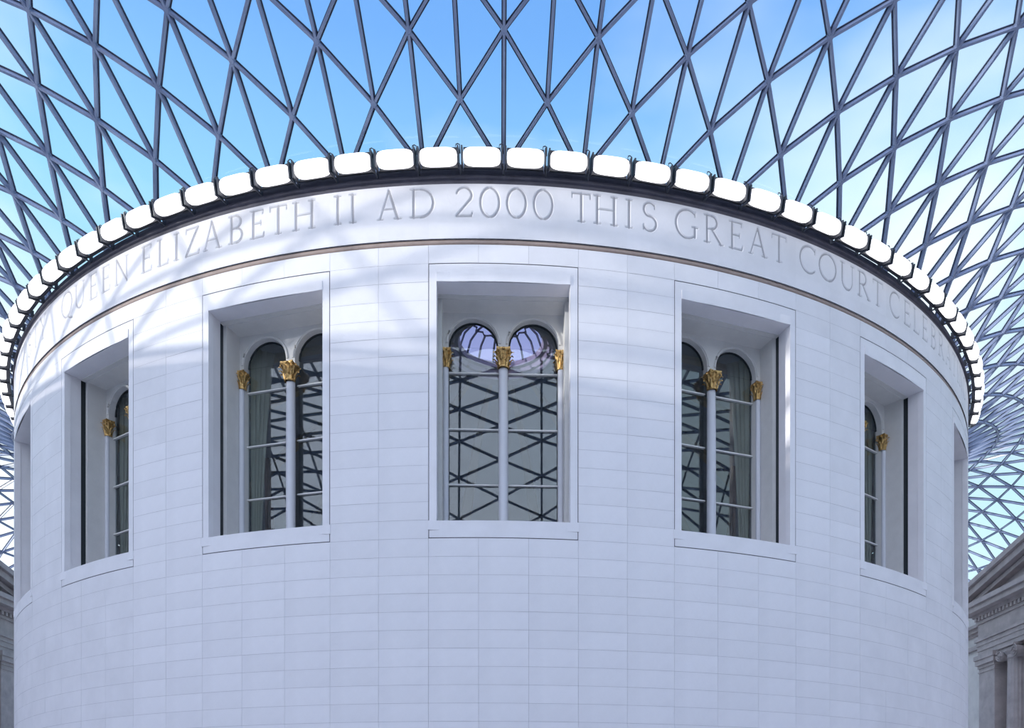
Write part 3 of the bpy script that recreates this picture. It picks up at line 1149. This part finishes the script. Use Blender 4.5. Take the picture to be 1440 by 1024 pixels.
# ------------------------------------------------------------------ porticoes (local: x along the front, -y out towards the court)
def ionic_column_meshes(zb, zt, r0):
    sh = MB()
    NF = 20
    prof = []
    hgt = zt - 1.0 - zb
    for i in range(7):
        t = i / 6
        prof.append((r0 * (1 - .16 * t ** 1.6), zb + hgt * t))
    sh.lathe(prof, NF * 6, fac=lambda a: 1 - .07 * abs(math.sin(a * NF / 2)) ** .7)
    ca = MB()
    z = zt - 1.0
    ca.lathe([(r0 * .84, z), (r0 * .90, z + .08), (r0 * .86, z + .16), (r0 * .86, z + .30), (r0 * 1.12, z + .55), (r0 * 1.12, z + .6)], 32)
    ca.box(-r0 * 1.15, r0 * 1.15, -r0 * .98, r0 * .98, z + .55, z + .82)
    ca.box(-r0 * 1.25, r0 * 1.25, -r0 * 1.15, r0 * 1.15, z + .86, z + 1.0)
    vo = []
    for sx in (-1, 1):
        v = MB()
        cx_, cz_ = sx * r0 * 1.12, z + .40
        for yy, d in ((-r0 * 1.05, -1), (r0 * 1.05, 1)):
            # spiral fillet on both faces
            pts = []
            for i in range(50):
                a = math.pi / 2 + sx * -1 * i / 49 * 4.6 * math.pi
                rr_ = .47 * (1 - i / 49 * .85)
                pts.append((cx_ + rr_ * math.cos(a), yy, cz_ + rr_ * math.sin(a)))
            v.tube(pts, .045, 5)
        v.lathe([(0, -r0 * 1.0), (.46, -r0 * 1.0), (.40, -r0 * .5), (.34, 0), (.40, r0 * .5), (.46, r0 * 1.0), (0, r0 * 1.0)], 20, F=lambda x, y, zz: (cx_ + x, zz, cz_ + y))
        v.lathe([(0, -r0 * 1.1), (.08, -r0 * 1.06), (.08, r0 * 1.06), (0, r0 * 1.1)], 8, F=lambda x, y, zz: (cx_ + x, zz, cz_ + y))
        vo.append(v)
    return sh.mesh('shaft', M_PORT, smooth='all'), ca.mesh('capital', M_PORT, smooth=True), [v.mesh('volute', M_PORT, smooth=True) for v in vo]


COLM = ionic_column_meshes(.5, 15.1, .88)


def portico(cx, cy, rz, label, group):
    """front centred at (cx, cy); its local -y faces the court. Half length HL"""
    root = empty('portico', (cx, cy, 0), rz)
    tag(root, label, 'portico', group)
    HL = 10.5                                    # body half length
    P_ = lambda nm, m, sm=False, par=None: m.build(nm, M_PORT, par or root, smooth=sm)
    DB = 1.85                                    # depth back to the wall
    # entablature: architrave of three fasciae, frieze
    m = MB()
    for z0, z1, d in ((15.1, 15.45, 0), (15.45, 15.85, .05), (15.85, 16.2, .10), (16.2, 16.42, .22)):
        m.box(-HL - d, HL + d, -d, DB, z0, z1)
    P_('architrave', m)
    m = MB()
    m.box(-HL, HL, 0, DB, 16.42, 17.55)
    P_('frieze', m)
    # cornice with dentils
    m = MB()
    for z0, z1, d in ((17.55, 17.78, .12), (18.08, 18.35, .30), (18.35, 18.75, .95), (18.75, 19.1, 1.15)):
        m.box(-HL - d, HL + d, -d, DB, z0, z1)
    m.box(-HL, HL, 0, DB, 17.78, 18.08)
    cor = P_('cornice', m)
    dm = MB().box(-.13, .13, -.28, .0, 0, .28).mesh('dentil', M_PORT)
    nd_ = 42
    for i in range(nd_):
        place('dentil', dm, cor, Matrix.Translation((-HL + .13 + (2 * HL - .26) * i / (nd_ - 1), 0, 17.79)))
    # pediment
    ZP, SL, DP_ = 19.1, .172, .38
    HO = HL + 1.15
    apex = ZP + SL * HO
    m = MB()
    m.hexa([(-HO + .4, .1, ZP), (HO - .4, .1, ZP), (HO - .4, DP_, ZP), (-HO + .4, DP_, ZP), (-.2, .1, apex), (.2, .1, apex), (.2, DP_, apex), (-.2, DP_, apex)])
    P_('tympanum', m)
    for s in (-1, 1):
        m = MB()
        for t0, t1, d in ((.0, .35, .45), (.35, .85, .95), (.85, 1.25, 1.2)):
            x0, x1 = s * (HO + (d - 1.15)), 0.0
            za, zb = ZP + t0, apex + t0
            m.hexa([(x0, -d, za), (x1, -d, zb), (x1, DP_, zb), (x0, DP_, za), (x0, -d, za + t1 - t0), (x1, -d, zb + t1 - t0), (x1, DP_, zb + t1 - t0), (x0, DP_, za + t1 - t0)])
        P_('raking_cornice', m)
    # back wall of the portico, end pilasters, columns, steps
    m = MB()
    m.box(-HL + .2, HL - .2, DB - .5, DB, 0, 15.1)
    P_('back_wall', m)
    for s in (-1, 1):
        m = MB()
        xc = s * (HL - 1.2)
        m.box(xc - 1.15, xc + 1.15, .05, DB, .5, 14.1)
        for z0, z1, d in ((13.75, 13.85, .06), (14.1, 14.35, .08), (14.35, 14.75, .22), (14.75, 15.1, .30), (.5, 1.0, .12)):
            m.box(xc - 1.15 - d, xc + 1.15 + d, .05 - d, DB, z0, z1)
        P_('pilaster', m)
    for i in range(4):
        xc = -6.0 + 4.0 * i
        c = empty('column', (xc, .70, 0))
        c.parent = root
        place('shaft', COLM[0], c)
        place('capital', COLM[1], c)
        for v in COLM[2]:
            place('volute', v, c)
    m = MB()
    m.box(-HL - .3, HL + .3, -.4, DB, 0, .25)
    m.box(-HL - .1, HL + .1, -.2, DB, .25, .5)
    P_('plinth', m)
    return root


portico(36.6, 12.0, RAD(-90), 'grey stone portico with fluted Ionic column, right of the round wall', 'court porticoes')
portico(-38.6, 12.0, RAD(90), 'grey stone portico, only its pediment corner showing, left of the round wall', 'court porticoes')
